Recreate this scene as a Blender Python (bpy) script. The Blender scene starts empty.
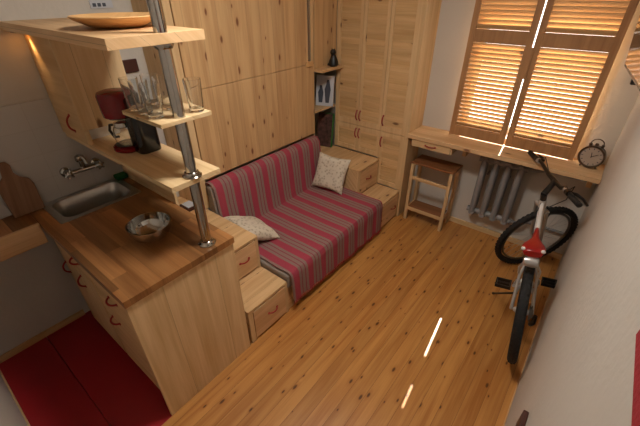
import bpy, bmesh, math, random
from mathutils import Vector, Matrix, noise as mnoise
random.seed(4)
C = bpy.context.scene.collection
PI = math.pi
W, L, YN, HC = 2.523, 2.94, -.312, 2.62      # right wall, window wall, near wall, ceiling

# ------------------------------------------------------------------ materials
def lin(c):
    return tuple(((v/255)/12.92 if v/255 <= .04045 else ((v/255+.055)/1.055)**2.4) for v in c)+(1,)
MATS = {}
def newmat(name):
    m = bpy.data.materials.new(name); m.use_nodes = True
    n = m.node_tree.nodes; l = m.node_tree.links
    MATS[name] = m
    return m, n, l, n['Principled BSDF']
def plain(name, col, rough=.5, metal=0, spec=.5, noise=0, nscale=30, bump=0, bscale=200, sheen=0):
    m, n, l, b = newmat(name)
    b.inputs['Base Color'].default_value = lin(col); b.inputs['Roughness'].default_value = rough
    b.inputs['Metallic'].default_value = metal; b.inputs['Specular IOR Level'].default_value = spec
    if sheen: b.inputs['Sheen Weight'].default_value = sheen
    tc = n.new('ShaderNodeTexCoord')
    if noise:
        t = n.new('ShaderNodeTexNoise'); t.inputs['Scale'].default_value = nscale; t.inputs['Detail'].default_value = 4
        l.new(tc.outputs['Object'], t.inputs['Vector'])
        r = n.new('ShaderNodeMapRange'); r.inputs[1].default_value = .3; r.inputs[2].default_value = .7
        r.inputs[3].default_value = 1-noise; r.inputs[4].default_value = 1+noise
        l.new(t.outputs['Fac'], r.inputs[0])
        h = n.new('ShaderNodeHueSaturation'); h.inputs['Color'].default_value = lin(col)
        l.new(r.outputs[0], h.inputs['Value']); l.new(h.outputs[0], b.inputs['Base Color'])
    if bump:
        t = n.new('ShaderNodeTexNoise'); t.inputs['Scale'].default_value = bscale; t.inputs['Detail'].default_value = 3
        l.new(tc.outputs['Object'], t.inputs['Vector'])
        bp = n.new('ShaderNodeBump'); bp.inputs['Strength'].default_value = bump; bp.inputs['Distance'].default_value = .01
        l.new(t.outputs['Fac'], bp.inputs['Height']); l.new(bp.outputs[0], b.inputs['Normal'])
    return m
def wood(name, g, light, dark, bw=0, knots=.5, knotcol=(92, 48, 22), rough=.5, seam=.0018, tint=.12, stave=0, spec=.4, kscale=5.0, ax=None):
    """pine: grain along axis g, boards of width bw laid across it"""
    m, n, l, b = newmat(name)
    geo = n.new('ShaderNodeNewGeometry'); sp = n.new('ShaderNodeSeparateXYZ')
    l.new(geo.outputs['Position'], sp.inputs[0])
    def M(op, a, c=None, d=None):
        k = n.new('ShaderNodeMath'); k.operation = op
        for i, v in enumerate((a, c, d)):
            if v is None: continue
            if isinstance(v, (int, float)): k.inputs[i].default_value = v
            else: l.new(v, k.inputs[i])
        return k.outputs[0]
    al = sp.outputs[g]; oth = ax or [a for a in 'XYZ' if a != g]
    ac = M('ADD', sp.outputs[oth[0]], sp.outputs[oth[1]]) if len(oth) > 1 else sp.outputs[oth[0]]
    ac = M('ADD', ac, 10.013)
    if bw:
        q = M('DIVIDE', ac, bw); idn = M('FLOOR', q); fr = M('FRACT', q)
    else:
        idn = M('FLOOR', M('DIVIDE', ac, 5)); fr = None
    if stave:
        w0 = n.new('ShaderNodeTexWhiteNoise'); w0.noise_dimensions = '1D'; l.new(idn, w0.inputs['W'])
        q2 = M('DIVIDE', M('ADD', al, M('MULTIPLY', w0.outputs['Value'], stave)), stave)
        idn = M('ADD', M('MULTIPLY', idn, 17.0), M('FLOOR', q2))
    wn = n.new('ShaderNodeTexWhiteNoise'); wn.noise_dimensions = '1D'; l.new(idn, wn.inputs['W'])
    rnd = wn.outputs['Value']
    off = M('MULTIPLY', rnd, 37.0)
    def vec(sa, sl):
        c = n.new('ShaderNodeCombineXYZ')
        l.new(M('MULTIPLY', ac, sa), c.inputs[0]); l.new(M('ADD', M('MULTIPLY', al, sl), off), c.inputs[1]); l.new(off, c.inputs[2])
        return c.outputs[0]
    n1 = n.new('ShaderNodeTexNoise'); n1.inputs['Scale'].default_value = 1; n1.inputs['Detail'].default_value = 3; n1.inputs['Distortion'].default_value = .4
    l.new(vec(22, 1.3), n1.inputs['Vector'])
    n2 = n.new('ShaderNodeTexNoise'); n2.inputs['Scale'].default_value = 1; n2.inputs['Detail'].default_value = 2
    l.new(vec(150, 4), n2.inputs['Vector'])
    f = M('ADD', M('MULTIPLY', n1.outputs['Fac'], .75), M('MULTIPLY', n2.outputs['Fac'], .25))
    mr = n.new('ShaderNodeMapRange'); mr.inputs[1].default_value = .38; mr.inputs[2].default_value = .66; l.new(f, mr.inputs[0])
    mx = n.new('ShaderNodeMix'); mx.data_type = 'RGBA'; l.new(mr.outputs[0], mx.inputs[0])
    mx.inputs[6].default_value = lin(light); mx.inputs[7].default_value = lin(dark)
    col = mx.outputs[2]
    hs = n.new('ShaderNodeHueSaturation'); l.new(col, hs.inputs['Color'])
    l.new(M('ADD', M('MULTIPLY', rnd, 2*tint), 1-tint), hs.inputs['Value'])
    col = hs.outputs[0]
    if knots:
        v = n.new('ShaderNodeTexVoronoi'); v.inputs['Scale'].default_value = 1
        v.voronoi_dimensions = '2D'; l.new(vec(kscale*1.5, kscale*.62), v.inputs['Vector'])
        sc = n.new('ShaderNodeSeparateColor'); l.new(v.outputs['Color'], sc.inputs[0])
        size = M('MULTIPLY', M('LESS_THAN', sc.outputs[0], knots), M('ADD', M('MULTIPLY', sc.outputs[1], .085), .03))
        kn = n.new('ShaderNodeMapRange'); kn.interpolation_type = 'SMOOTHSTEP'
        l.new(M('DIVIDE', v.outputs['Distance'], M('ADD', size, .0001)), kn.inputs[0])
        kn.inputs[1].default_value = .45; kn.inputs[2].default_value = 1.15; kn.inputs[3].default_value = .85; kn.inputs[4].default_value = 0
        ha = n.new('ShaderNodeMapRange'); ha.interpolation_type = 'SMOOTHSTEP'
        l.new(M('DIVIDE', v.outputs['Distance'], M('ADD', size, .0001)), ha.inputs[0])
        ha.inputs[1].default_value = .8; ha.inputs[2].default_value = 3; ha.inputs[3].default_value = .45; ha.inputs[4].default_value = 0
        m1 = n.new('ShaderNodeMix'); m1.data_type = 'RGBA'; l.new(ha.outputs[0], m1.inputs[0]); l.new(col, m1.inputs[6]); m1.inputs[7].default_value = lin(dark)
        m2 = n.new('ShaderNodeMix'); m2.data_type = 'RGBA'; l.new(kn.outputs[0], m2.inputs[0]); l.new(m1.outputs[2], m2.inputs[6]); m2.inputs[7].default_value = lin(knotcol)
        col = m2.outputs[2]
    if fr is not None and seam:
        e = M('LESS_THAN', fr, seam/bw)
        m3 = n.new('ShaderNodeMix'); m3.data_type = 'RGBA'; l.new(M('MULTIPLY', e, .75), m3.inputs[0]); l.new(col, m3.inputs[6]); m3.inputs[7].default_value = lin([v*.45 for v in dark])
        col = m3.outputs[2]
    l.new(col, b.inputs['Base Color']); b.inputs['Roughness'].default_value = rough; b.inputs['Specular IOR Level'].default_value = spec
    bp = n.new('ShaderNodeBump'); bp.inputs['Strength'].default_value = .12; bp.inputs['Distance'].default_value = .002
    l.new(n2.outputs['Fac'], bp.inputs['Height']); l.new(bp.outputs[0], b.inputs['Normal'])
    return m
PALE, PDRK = (222, 194, 152), (202, 168, 122)
wood('pine_z', 'Z', PALE, PDRK, .135, .42, seam=.0012, tint=.05)
wood('panel_pine', 'Z', (226, 194, 148), (202, 164, 116), .28, 0, seam=.0012, tint=.03)
wood('pine_y', 'Y', (218, 182, 134), (194, 150, 102), .14, .75, seam=.0011, tint=.05)
wood('pine_x', 'X', (228, 200, 156), (206, 172, 124), .14, .35, seam=.0011, tint=.05)
wood('pine_door', 'X', (218, 184, 136), (198, 160, 110), .045, .22, seam=0, tint=.09)
wood('pine_frame', 'Z', (222, 190, 144), (204, 168, 122), .3, .12, seam=0, tint=.04)
wood('pine_rail', 'X', (220, 186, 140), (200, 162, 114), .3, .12, seam=0, tint=.04)
wood('pine_cover', 'Y', (220, 182, 138), (198, 156, 112), .3, .25, seam=0, tint=.05)
wood('bed_pine', 'Z', (210, 172, 124), (188, 146, 100), .118, .85, knotcol=(104, 50, 26), seam=.0011, tint=.06, ax=['Y'], kscale=5.5)
wood('floorboards', 'Y', (200, 143, 78), (168, 107, 50), .088, .85, knotcol=(74, 34, 12), rough=.32, seam=.0016, tint=.09, ax=['X'], kscale=8, spec=.5)
wood('beech_staves', 'X', (164, 114, 68), (126, 80, 42), .072, 0, rough=.38, seam=.0006, tint=.38, stave=.42, spec=.5, ax=['Y'])
wood('shutter_wood', 'X', (230, 192, 142), (216, 172, 120), .3, .1, seam=0, tint=.04)
wood('shutter_stile', 'Z', (182, 136, 92), (160, 114, 74), .3, .1, seam=0, tint=.04)
wood('desk_pine', 'X', (228, 190, 144), (206, 164, 116), .13, .4, seam=.001, tint=.05)
wood('brown_seat', 'X', (150, 98, 58), (120, 74, 42), .1, .1, seam=.001)
wood('board_wood', 'Z', (150, 112, 84), (126, 90, 64), .3, .1, seam=0)
wood('plate_wood', 'Y', (214, 170, 116), (190, 142, 90), 0, 0, rough=.45)
plain('plaster', (200, 194, 185), .85, noise=.03, nscale=3, bump=.15, bscale=40)
plain('ceiling_white', (235, 230, 222), .9)
plain('red_floor', (164, 30, 38), .38, noise=.05, nscale=6)
plain('red_handle', (156, 30, 26), .35)
plain('steel', (186, 184, 180), .10, 1, noise=.03)
plain('brushed', (190, 188, 184), .32, 1, noise=.05, nscale=60)
plain('radiator_grey', (136, 134, 134), .45, noise=.05)
plain('alu', (176, 168, 158), .35, .9)
plain('rubber', (22, 21, 20), .75, bump=.3, bscale=150)
plain('black', (18, 17, 17), .4)
plain('black_gloss', (14, 13, 14), .12, spec=.6)
plain('paint_red', (150, 22, 20), .3)
plain('paint_white', (222, 218, 214), .25)
plain('paint_silver', (190, 188, 186), .3, .6)
plain('rim_grey', (120, 118, 116), .35, .8)
plain('coffee_red', (120, 8, 14), .22)
plain('sponge_green', (28, 104, 46), .9, noise=.12, nscale=150, bump=.5)
plain('grey_fabric', (146, 134, 124), .95, noise=.05, nscale=120, bump=.3, bscale=300)
plain('white_plastic', (225, 224, 222), .4)
plain('paper', (196, 198, 204), .7)
plain('ink', (70, 74, 86), .7)
plain('dark_brown', (70, 34, 24), .5, noise=.1)
plain('red_fabric', (168, 44, 54), .85, noise=.06, nscale=60, bump=.3)
plain('book_green', (52, 118, 48), .5)
plain('book_dark', (84, 58, 52), .5, noise=.7, nscale=28)
plain('clock_face', (176, 158, 142), .5)
plain('clock_metal', (104, 88, 74), .35, .8)
plain('chrome_amber', (110, 66, 40), .2, .6)
plain('ceramic_socket', (214, 206, 196), .35)
plain('lead_wall', (232, 228, 220), .9)

def tile_mat():
    m, n, l, b = newmat('white_tiles')
    geo = n.new('ShaderNodeNewGeometry'); sp = n.new('ShaderNodeSeparateXYZ'); l.new(geo.outputs['Position'], sp.inputs[0])
    cb = n.new('ShaderNodeCombineXYZ'); l.new(sp.outputs['Y'], cb.inputs[0]); l.new(sp.outputs['Z'], cb.inputs[1])
    mp = n.new('ShaderNodeMapping'); mp.inputs['Location'].default_value = (.03, -.87, 0); l.new(cb.outputs[0], mp.inputs[0])
    br = n.new('ShaderNodeTexBrick'); br.offset = 0; br.inputs['Scale'].default_value = 1
    br.inputs['Brick Width'].default_value = .2; br.inputs['Row Height'].default_value = .14; br.inputs['Mortar Size'].default_value = .0016
    br.inputs['Color1'].default_value = lin((196, 192, 188)); br.inputs['Color2'].default_value = lin((193, 189, 185)); br.inputs['Mortar'].default_value = lin((186, 181, 176))
    l.new(mp.outputs[0], br.inputs['Vector']); l.new(br.outputs['Color'], b.inputs['Base Color']); b.inputs['Roughness'].default_value = .3
    bp = n.new('ShaderNodeBump'); bp.inputs['Strength'].default_value = .3; bp.inputs['Distance'].default_value = .001; bp.invert = True
    l.new(br.outputs['Fac'], bp.inputs['Height']); l.new(bp.outputs[0], b.inputs['Normal'])
tile_mat()
def stripe_mat():
    m, n, l, b = newmat('striped_cloth')
    geo = n.new('ShaderNodeNewGeometry'); sp = n.new('ShaderNodeSeparateXYZ'); l.new(geo.outputs['Position'], sp.inputs[0])
    ns = n.new('ShaderNodeTexNoise'); ns.inputs['Scale'].default_value = 4; l.new(geo.outputs['Position'], ns.inputs['Vector'])
    a = n.new('ShaderNodeMath'); a.operation = 'MULTIPLY_ADD'; l.new(ns.outputs['Fac'], a.inputs[0]); a.inputs[1].default_value = .012; l.new(sp.outputs['Y'], a.inputs[2])
    d = n.new('ShaderNodeMath'); d.operation = 'DIVIDE'; l.new(a.outputs[0], d.inputs[0]); d.inputs[1].default_value = .145
    f = n.new('ShaderNodeMath'); f.operation = 'FRACT'; l.new(d.outputs[0], f.inputs[0])
    r = n.new('ShaderNodeValToRGB'); r.color_ramp.interpolation = 'CONSTANT'
    red, gr, dr = lin((160, 60, 76)), lin((140, 112, 104)), lin((138, 66, 76))
    st = [(0, red), (.37, gr), (.52, dr), (.58, gr), (.76, dr), (.82, gr), (.965, red)]
    e = r.color_ramp.elements
    while len(e) < len(st): e.new(.5)
    for i, (p, c) in enumerate(st): e[i].position = p; e[i].color = c
    l.new(f.outputs[0], r.inputs[0])
    n2 = n.new('ShaderNodeTexNoise'); n2.inputs['Scale'].default_value = 260; l.new(geo.outputs['Position'], n2.inputs['Vector'])
    h = n.new('ShaderNodeHueSaturation'); l.new(r.outputs[0], h.inputs['Color'])
    mr = n.new('ShaderNodeMapRange'); mr.inputs[3].default_value = .7; mr.inputs[4].default_value = 1.3; l.new(n2.outputs['Fac'], mr.inputs[0]); l.new(mr.outputs[0], h.inputs['Value'])
    l.new(h.outputs[0], b.inputs['Base Color']); b.inputs['Roughness'].default_value = .95
    bp = n.new('ShaderNodeBump'); bp.inputs['Strength'].default_value = .4; bp.inputs['Distance'].default_value = .002
    l.new(n2.outputs['Fac'], bp.inputs['Height']); l.new(bp.outputs[0], b.inputs['Normal'])
stripe_mat()
def pillow_mat():
    m, n, l, b = newmat('pillow_cloth')
    tc = n.new('ShaderNodeTexCoord')
    v = n.new('ShaderNodeTexVoronoi'); v.inputs['Scale'].default_value = 42; l.new(tc.outputs['Object'], v.inputs['Vector'])
    r = n.new('ShaderNodeValToRGB'); r.color_ramp.elements[0].position = .15; r.color_ramp.elements[0].color = lin((176, 160, 138))
    r.color_ramp.elements[1].position = .5; r.color_ramp.elements[1].color = lin((214, 202, 182)); l.new(v.outputs['Distance'], r.inputs[0])
    l.new(r.outputs[0], b.inputs['Base Color']); b.inputs['Roughness'].default_value = .95
pillow_mat()
def glass_mat(name, col=(1, 1, 1, 1), tr=.9):
    m, n, l, b = newmat(name); n.remove(b)
    o = n['Material Output']; t = n.new('ShaderNodeBsdfTransparent'); t.inputs[0].default_value = (tr*col[0], tr*col[1], tr*col[2], 1)
    g = n.new('ShaderNodeBsdfGlossy'); g.inputs['Roughness'].default_value = .02
    lw = n.new('ShaderNodeLayerWeight'); lw.inputs[0].default_value = .32
    mx = n.new('ShaderNodeMixShader'); l.new(lw.outputs['Facing'], mx.inputs[0])
    l.new(t.outputs[0], mx.inputs[1]); l.new(g.outputs[0], mx.inputs[2]); l.new(mx.outputs[0], o.inputs[0])
glass_mat('pane_glass')
def tumbler_mat():
    m, n, l, b = newmat('tumbler_glass'); b.inputs['Transmission Weight'].default_value = 1
    b.inputs['Roughness'].default_value = .02; b.inputs['IOR'].default_value = 1.45; b.inputs['Base Color'].default_value = (.97, .98, .98, 1)
tumbler_mat()
def emit(name, col, s):
    m, n, l, b = newmat(name); b.inputs['Emission Color'].default_value = lin(col); b.inputs['Emission Strength'].default_value = s
emit('spot_glow', (255, 170, 80), 14); emit('fill_lamp_glow', (255, 240, 220), 3)

# ------------------------------------------------------------------ mesh helpers
def empty(name, loc, label=None, cat=None, group=None):
    o = bpy.data.objects.new(name, None); o.empty_display_size = .05; C.objects.link(o); o.location = loc
    tag(o, label, cat, group); return o
def tag(o, label=None, cat=None, group=None, kind=None):
    if label: o['label'] = label
    if cat: o['category'] = cat
    if group: o['group'] = group
    if kind: o['kind'] = kind
    return o
def wloc(o):
    v = Vector((0, 0, 0))
    while o is not None: v += o.location; o = o.parent
    return v
class MB:
    def __init__(s): s.bm = bmesh.new()
    def box(s, x0, x1, y0, y1, z0, z1, M=None):
        r = bmesh.ops.create_cube(s.bm, size=1)
        for v in r['verts']:
            v.co = Vector(((x0+x1)/2+v.co.x*(x1-x0), (y0+y1)/2+v.co.y*(y1-y0), (z0+z1)/2+v.co.z*(z1-z0)))
            if M is not None: v.co = M @ v.co
        return s
    def tube(s, pts, r, seg=10, closed=False):
        pts = [Vector(p) for p in pts]; n = len(pts); rr = r if isinstance(r, (list, tuple)) else [r]*n
        rings = []; up = None
        for i, p in enumerate(pts):
            if closed: t = (pts[(i+1) % n]-pts[i-1]).normalized()
            else: t = (pts[min(i+1, n-1)]-pts[max(i-1, 0)]).normalized()
            if up is None:
                up = t.orthogonal().normalized()
            else:
                up = (up-t*up.dot(t)); up = up.normalized() if up.length > 1e-6 else t.orthogonal().normalized()
            q = t.cross(up)
            rings.append([s.bm.verts.new(p+(up*math.cos(a)+q*math.sin(a))*rr[i]) for a in [2*PI*k/seg for k in range(seg)]])
        for i in range(n if closed else n-1):
            A, B = rings[i], rings[(i+1) % n]
            for k in range(seg): s.bm.faces.new((A[k], A[(k+1) % seg], B[(k+1) % seg], B[k]))
        if not closed:
            s.bm.faces.new(rings[0][::-1]); s.bm.faces.new(rings[-1])
        return s
    def lathe(s, prof, c, seg=32, M=None, cap0=True, cap1=True):
        c = Vector(c); rings = []
        for r, z in prof:
            ring = []
            for k in range(seg):
                a = 2*PI*k/seg; v = Vector((r*math.cos(a), r*math.sin(a), z))
                if M is not None: v = M @ v
                ring.append(s.bm.verts.new(c+v))
            rings.append(ring)
        for A, B in zip(rings, rings[1:]):
            for k in range(seg): s.bm.faces.new((A[k], A[(k+1) % seg], B[(k+1) % seg], B[k]))
        if cap0: s.bm.faces.new(rings[0][::-1])
        if cap1: s.bm.faces.new(rings[-1])
        return s
    def prism(s, poly, axis, a0, a1, M=None):
        """polygon in the two other axes (cyclic order) extruded along axis"""
        def P(u, v, w):
            p = {'X': (w, u, v), 'Y': (u, w, v), 'Z': (u, v, w)}[axis]; p = Vector(p)
            return M @ p if M is not None else p
        A = [s.bm.verts.new(P(u, v, a0)) for u, v in poly]; B = [s.bm.verts.new(P(u, v, a1)) for u, v in poly]
        n = len(poly)
        s.bm.faces.new(A); s.bm.faces.new(B[::-1])
        for i in range(n): s.bm.faces.new((A[i], B[i], B[(i+1) % n], A[(i+1) % n]))
        return s
    def build(s, name, mat, parent=None, bevel=0, smooth=False, mats=None, seg=2, origin=None):
        bmesh.ops.recalc_face_normals(s.bm, faces=s.bm.faces[:])
        pw = wloc(parent) if parent is not None else (Vector(origin) if origin else None)
        if pw is None:
            xs = [v.co for v in s.bm.verts]; 
            pw = Vector(((min(v.x for v in xs)+max(v.x for v in xs))/2, (min(v.y for v in xs)+max(v.y for v in xs))/2, min(v.z for v in xs)))
        for v in s.bm.verts: v.co -= pw
        me = bpy.data.meshes.new(name); s.bm.to_mesh(me); s.bm.free()
        me.materials.append(MATS[mat])
        for mm in (mats or []): me.materials.append(MATS[mm])
        o = bpy.data.objects.new(name, me); C.objects.link(o)
        if parent is not None: o.parent = parent
        else: o.location = pw
        if smooth:
            for p in me.polygons: p.use_smooth = True
            try: me.set_sharp_from_angle(angle=math.radians(40))
            except Exception: pass
        if bevel:
            b = o.modifiers.new('bevel', 'BEVEL'); b.width = bevel; b.segments = seg; b.limit_method = 'ANGLE'; b.angle_limit = math.radians(35)
        return o
def parts(name, boxes, mat, parent, bevel=0):
    for b_ in boxes: MB().box(*b_).build(name, mat, parent, bevel=bevel)
def handle(parent, p, out, along, ln=.07, name='handle', r=.0042, depth=.02):
    """a red bow handle: p centre on the front, out = outward direction, along = direction of the bow"""
    p, out, along = Vector(p), Vector(out), Vector(along)
    pts = []
    for k in range(11):
        t = -1+2*k/10
        pts.append(p+along*(t*ln/2)+out*(depth*(1-abs(t)**2.6)+.0005))
    m = MB().tube(pts, r, 8)
    for t in (-1, 1):
        q = p+along*(t*ln/2); m.tube([q, q+out*.004], .008, 8)
    return m.build(name, 'red_handle', parent, smooth=True)

# ------------------------------------------------------------------ setting
def struct(o): return tag(o, kind='structure')
m = MB(); m.box(1.118, W+.0, YN, L, -.04, 0); m.box(.0, 1.118, .24, L, -.04, 0)
struct(m.build('floor', 'floorboards'))
struct(MB().box(-.15, W+.15, YN-.15, L+.3, -.12, -.041).build('floor', 'dark_brown'))
struct(MB().box(0, 1.1175, YN, -.0445, -.04, .0).box(0, 1.1175, -.042, .2395, -.04, 0).build('floor', 'red_floor', bevel=.001))
struct(MB().box(-.15, 0, YN-.15, L+.3, -.04, HC).build('wall_left', 'plaster'))
struct(MB().box(W, W+.15, YN-.15, L+.3, -.04, HC).build('wall_right', 'plaster'))
struct(MB().box(0, W, YN-.15, YN, -.04, HC).build('wall_near', 'plaster'))
ox0, ox1, oz0, oz1 = 1.425, 2.325, .90, 2.04
m = MB(); m.box(0, ox0, L, L+.25, -.04, HC); m.box(ox1, W, L, L+.25, -.04, HC); m.box(ox0, ox1, L, L+.25, -.04, oz0); m.box(ox0, ox1, L, L+.25, oz1, HC)
struct(m.build('wall_window', 'plaster'))
struct(MB().box(-.15, W+.15, YN-.15, L+.3, HC, HC+.1).build('ceiling', 'ceiling_white'))
struct(MB().box(0, .008, YN, 1.083, .875, 1.43).build('trim_1', 'white_tiles', bevel=.002))
struct(MB().box(0.0, .014, YN, .2, 0, .045).build('baseboard_left', 'pine_y', bevel=.002))
struct(MB().box(1.15, W, L-.014, L, 0, .05).build('baseboard_window', 'pine_x', bevel=.002))
struct(MB().box(0, 1.4, YN, YN+.008, 0, .012).build('baseboard_near', 'pine_x', bevel=.002))
struct(MB().box(W-.006, W, .2, L-.02, 0, .012).build('baseboard_right', 'pine_y', bevel=.001))
wf = MB()
for a, b_, c_, d_ in ((ox0, ox0+.05, oz0, oz1), (ox1-.05, ox1, oz0, oz1), (ox0, ox1, oz0, oz0+.05), (ox0, ox1, oz1-.05, oz1)):
    wf.box(a, b_, L+.15, L+.2, c_, d_)
win = struct(wf.build('window_1', 'paint_white', bevel=.003, origin=(1.87, L+.17, oz0)))
tag(MB().box(ox0+.05, ox1-.05, L+.173, L+.177, oz0+.05, oz1-.05).build('pane', 'pane_glass', win))

# ------------------------------------------------------------------ shutters
def leaf(x0, x1, label, side):
    y0, y1 = 2.852, 2.876; zb, zt = .874, 2.14
    t = empty('window_shutter', ((x0+x1)/2, (y0+y1)/2, zb), label, 'shutter')
    s = .042
    parts('stile', [(x0, x0+s, y0, y1, zb, zt), (x1-s, x1, y0, y1, zb, zt)], 'shutter_stile', t, .002)
    if side > 0: MB().box(x0-.018, x0+.012, y0-.006, y0-.0004, 1.375, 1.58).build('latch_batten', 'shutter_stile', t, bevel=.001)
    parts('rail', [(x0+s, x1-s, y0+.001, y1-.001, a, b_) for a, b_ in ((zb, .955), (1.585, 1.672), (2.07, zt))], 'shutter_stile', t, .0015)
    for a, b_ in ((.957, 1.583), (1.674, 2.068)):
        q = MB(); n = int(round((b_-a)/.0300)); p = (b_-a)/n
        for i in range(n):
            z = a+(i+.5)*p
            M = Matrix.Translation((0, (y0+y1)/2, z)) @ Matrix.Rotation(math.radians(-45), 4, 'X')
            q.box(x0+s, x1-s, -.0203, .0203, -.0032, .0032, M)
        q.build('louvre_panel', 'shutter_wood', t)
leaf(1.418, 1.855, 'left leaf of the pine louvre shutters, the one nearer the wardrobe', 0)
leaf(1.865, 2.330, 'right leaf of the pine louvre shutters, above the alarm clock', 1)

# ------------------------------------------------------------------ desk
d = empty('desk', (1.82, 2.80, .83), 'long pale pine desk board running under the louvre shutters', 'desk')
MB().box(1.137, W-.002, 2.645, L-.002, .832, .866).build('desktop', 'desk_pine', d, bevel=.003)
dr = MB().box(1.175, 1.53, 2.668, 2.90, .765, .8315).build('drawer_box', 'pine_x', d, bevel=.002)
df = MB().box(1.185, 1.52, 2.654, 2.668, .77, .827).build('drawer', 'pine_rail', d, bevel=.002)
handle(df, (1.35, 2.654, .80), (0, -1, 0), (1, 0, 0), .085)
parts('bracket', [(1.60, 1.63, 2.72, L-.002, .76, .8315), (2.46, 2.49, 2.72, L-.002, .76, .8315)], 'pine_y', d, .002)

# ------------------------------------------------------------------ wardrobe
wd = empty('wardrobe', (.73, 2.80, 0), 'tall built-in pine wardrobe with slatted doors and red handles', 'wardrobe')
xw0, xw1, yw = .337, 1.118, 2.683
MB().box(xw1, xw1+.018, yw-.004, L-.002, .0, HC-.01).build('side_panel', 'pine_frame', wd, bevel=.002)
MB().box(xw0, xw1-.001, yw+.032, L-.002, .557, HC-.01).build('carcass', 'pine_frame', wd)
MB().box(.873, xw1-.001, yw+.032, L-.002, .287, .556).build('carcass', 'pine_frame', wd)
parts('face_frame', [(1.092, 1.1175, yw-.004, yw+.031, .287, HC-.01), (xw0, .349, yw, yw+.031, .557, HC-.01)], 'pine_frame', wd, .0015)
def wdoor(x0, x1, z0, z1, hx, hz):
    s = .03
    f = MB(); f.box(x0, x0+s, yw, yw+.02, z0, z1); f.box(x1-s, x1, yw, yw+.02, z0, z1); f.box(x0+s, x1-s, yw+.001, yw+.02, z0, z0+.045); f.box(x0+s, x1-s, yw+.001, yw+.02, z1-.045, z1)
    do = f.build('door', 'pine_frame', wd, bevel=.0015)
    q = MB(); n = max(1, int((z1-z0-.09)/.046)); p = (z1-z0-.09)/n
    for i in range(n):
        z = z0+.045+(i+.5)*p
        M = Matrix.Translation((0, yw+.013, z)) @ Matrix.Rotation(math.radians(7), 4, 'X')
        q.box(x0+s, x1-s, -.004, .004, -p*.52, p*.52, M)
    q.build('slat_panel', 'pine_door', do)
    handle(do, (hx, yw, hz), (0, -1, 0), (0, 0, 1), .085, r=.006)
xa, xb_, xc, xd = .351, .607, .852, 1.0905
for x0, x1, side in ((xa, xb_-.002, 1), (xb_+.001, xc-.002, -1)):
    hx = x1-.016 if side > 0 else x0+.016
    wdoor(x0, x1, .562, .818, hx, .745); wdoor(x0, x1, .822, 2.45, hx, .915)
wdoor(xc+.001, xd, .292, .818, xc+.018, .72); wdoor(xc+.001, xd, .822, 2.45, xc+.018, .92)

# ------------------------------------------------------------------ bed unit with bookshelf niche
bu = empty('bed_cupboard', (.168, 1.70, .775), 'tall knotty pine fold-down bed front above the striped sofa', 'wall bed')
bx = .336
MB().box(.002, bx-.02, 1.09, 1.108, .554, HC-.01).build('side_panel', 'pine_z', bu, bevel=.002)
MB().box(bx-.02, bx, 1.09, 1.135, .554, HC-.01).build('stile', 'pine_frame', bu, bevel=.002)
MB().box(.002, bx-.022, 1.11, 2.36, .80, HC-.01).build('carcass', 'pine_z', bu)
MB().box(bx-.02, bx, 1.143, 2.365, .775, 1.384).build('bed_panel', 'bed_pine', bu, bevel=.003)
MB().box(bx-.02, bx, 1.143, 2.283, 1.3865, HC-.01).build('bed_panel', 'bed_pine', bu, bevel=.003)
MB().box(bx-.02, bx-.004, 2.288, 2.365, 1.388, HC-.01).build('stile', 'pine_frame', bu, bevel=.002)
MB().box(bx-.004, bx+.014, 2.292, 2.308, 1.41, HC-.02).build('metal_rail', 'alu', bu, bevel=.002)
MB().box(bx-.004, bx+.02, 2.262, 2.335, 1.372, 1.412).build('rail_bracket', 'plate_wood', bu, bevel=.005)
ni = empty('bookshelf', (.168, 2.52, .555), 'narrow open pine bookshelf niche between bed front and wardrobe', 'bookshelf')
MB().box(.002, .02, 2.37, 2.68, .555, 1.30).build('back_panel', 'pine_z', ni)
MB().box(.02, bx-.01, 2.366, 2.378, .555, 1.30).build('side_panel', 'pine_z', ni)
MB().box(.02, bx-.004, 2.379, 2.682, .955, .973).build('shelf', 'pine_y', ni, bevel=.001)
MB().box(.02, bx+.085, 2.372, 2.68, 1.315, 1.34).build('shelf', 'pine_y', ni, bevel=.002)
MB().box(.002, bx, 2.369, 2.680, 1.3405, HC-.01).build('cupboard_front', 'bed_pine', ni, bevel=.002)

# picture, book, figurine in the niche
def rotz(c, deg): return Matrix.Translation(c) @ Matrix.Rotation(math.radians(deg), 4, 'Z')
M = rotz((.285, 2.575, .974), 20) @ Matrix.Rotation(math.radians(-8), 4, 'X')
pc = MB().box(-.085, .085, -.008, .008, 0, .27, M).build('picture_card', 'paper', None, bevel=.001)
tag(pc, 'white picture with two dark standing figures on upper niche shelf', 'picture')
fg = MB()
fg.prism([(-.055, .03), (-.02, .03), (-.012, .12), (-.02, .15), (-.028, .185), (-.048, .185), (-.052, .15), (-.064, .12)], 'Y', -.0105, -.0085, M)
fg.prism([(.012, .03), (.045, .03), (.058, .15), (.05, .19), (.04, .235), (.02, .235), (.012, .19), (-.002, .15)], 'Y', -.0105, -.0085, M)
fg.build('printed_figures', 'ink', pc)
M = rotz((.27, 2.60, .554), 14) @ Matrix.Rotation(math.radians(-9), 4, 'X')
bk = MB().box(-.08, .08, -.012, .012, 0, .33, M).build('book', 'book_green', None, bevel=.002)
tag(bk, 'dark covered book with a green edge leaning in the lowest niche', 'book')
MB().box(-.080, .071, -.0145, -.0125, .002, .329, M).build('cover', 'book_dark', bk)
cat = MB(); cx, cy, cz = .385, 2.575, 1.3405
cat.lathe([(.036, 0), (.044, .012), (.040, .04), (.026, .075), (.017, .095)], (cx, cy, cz), 20)
cat.lathe([(.004, 0), (.02, .008), (.027, .024), (.022, .042), (.006, .05)], (cx+.004, cy-.012, cz+.088), 16)
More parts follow.
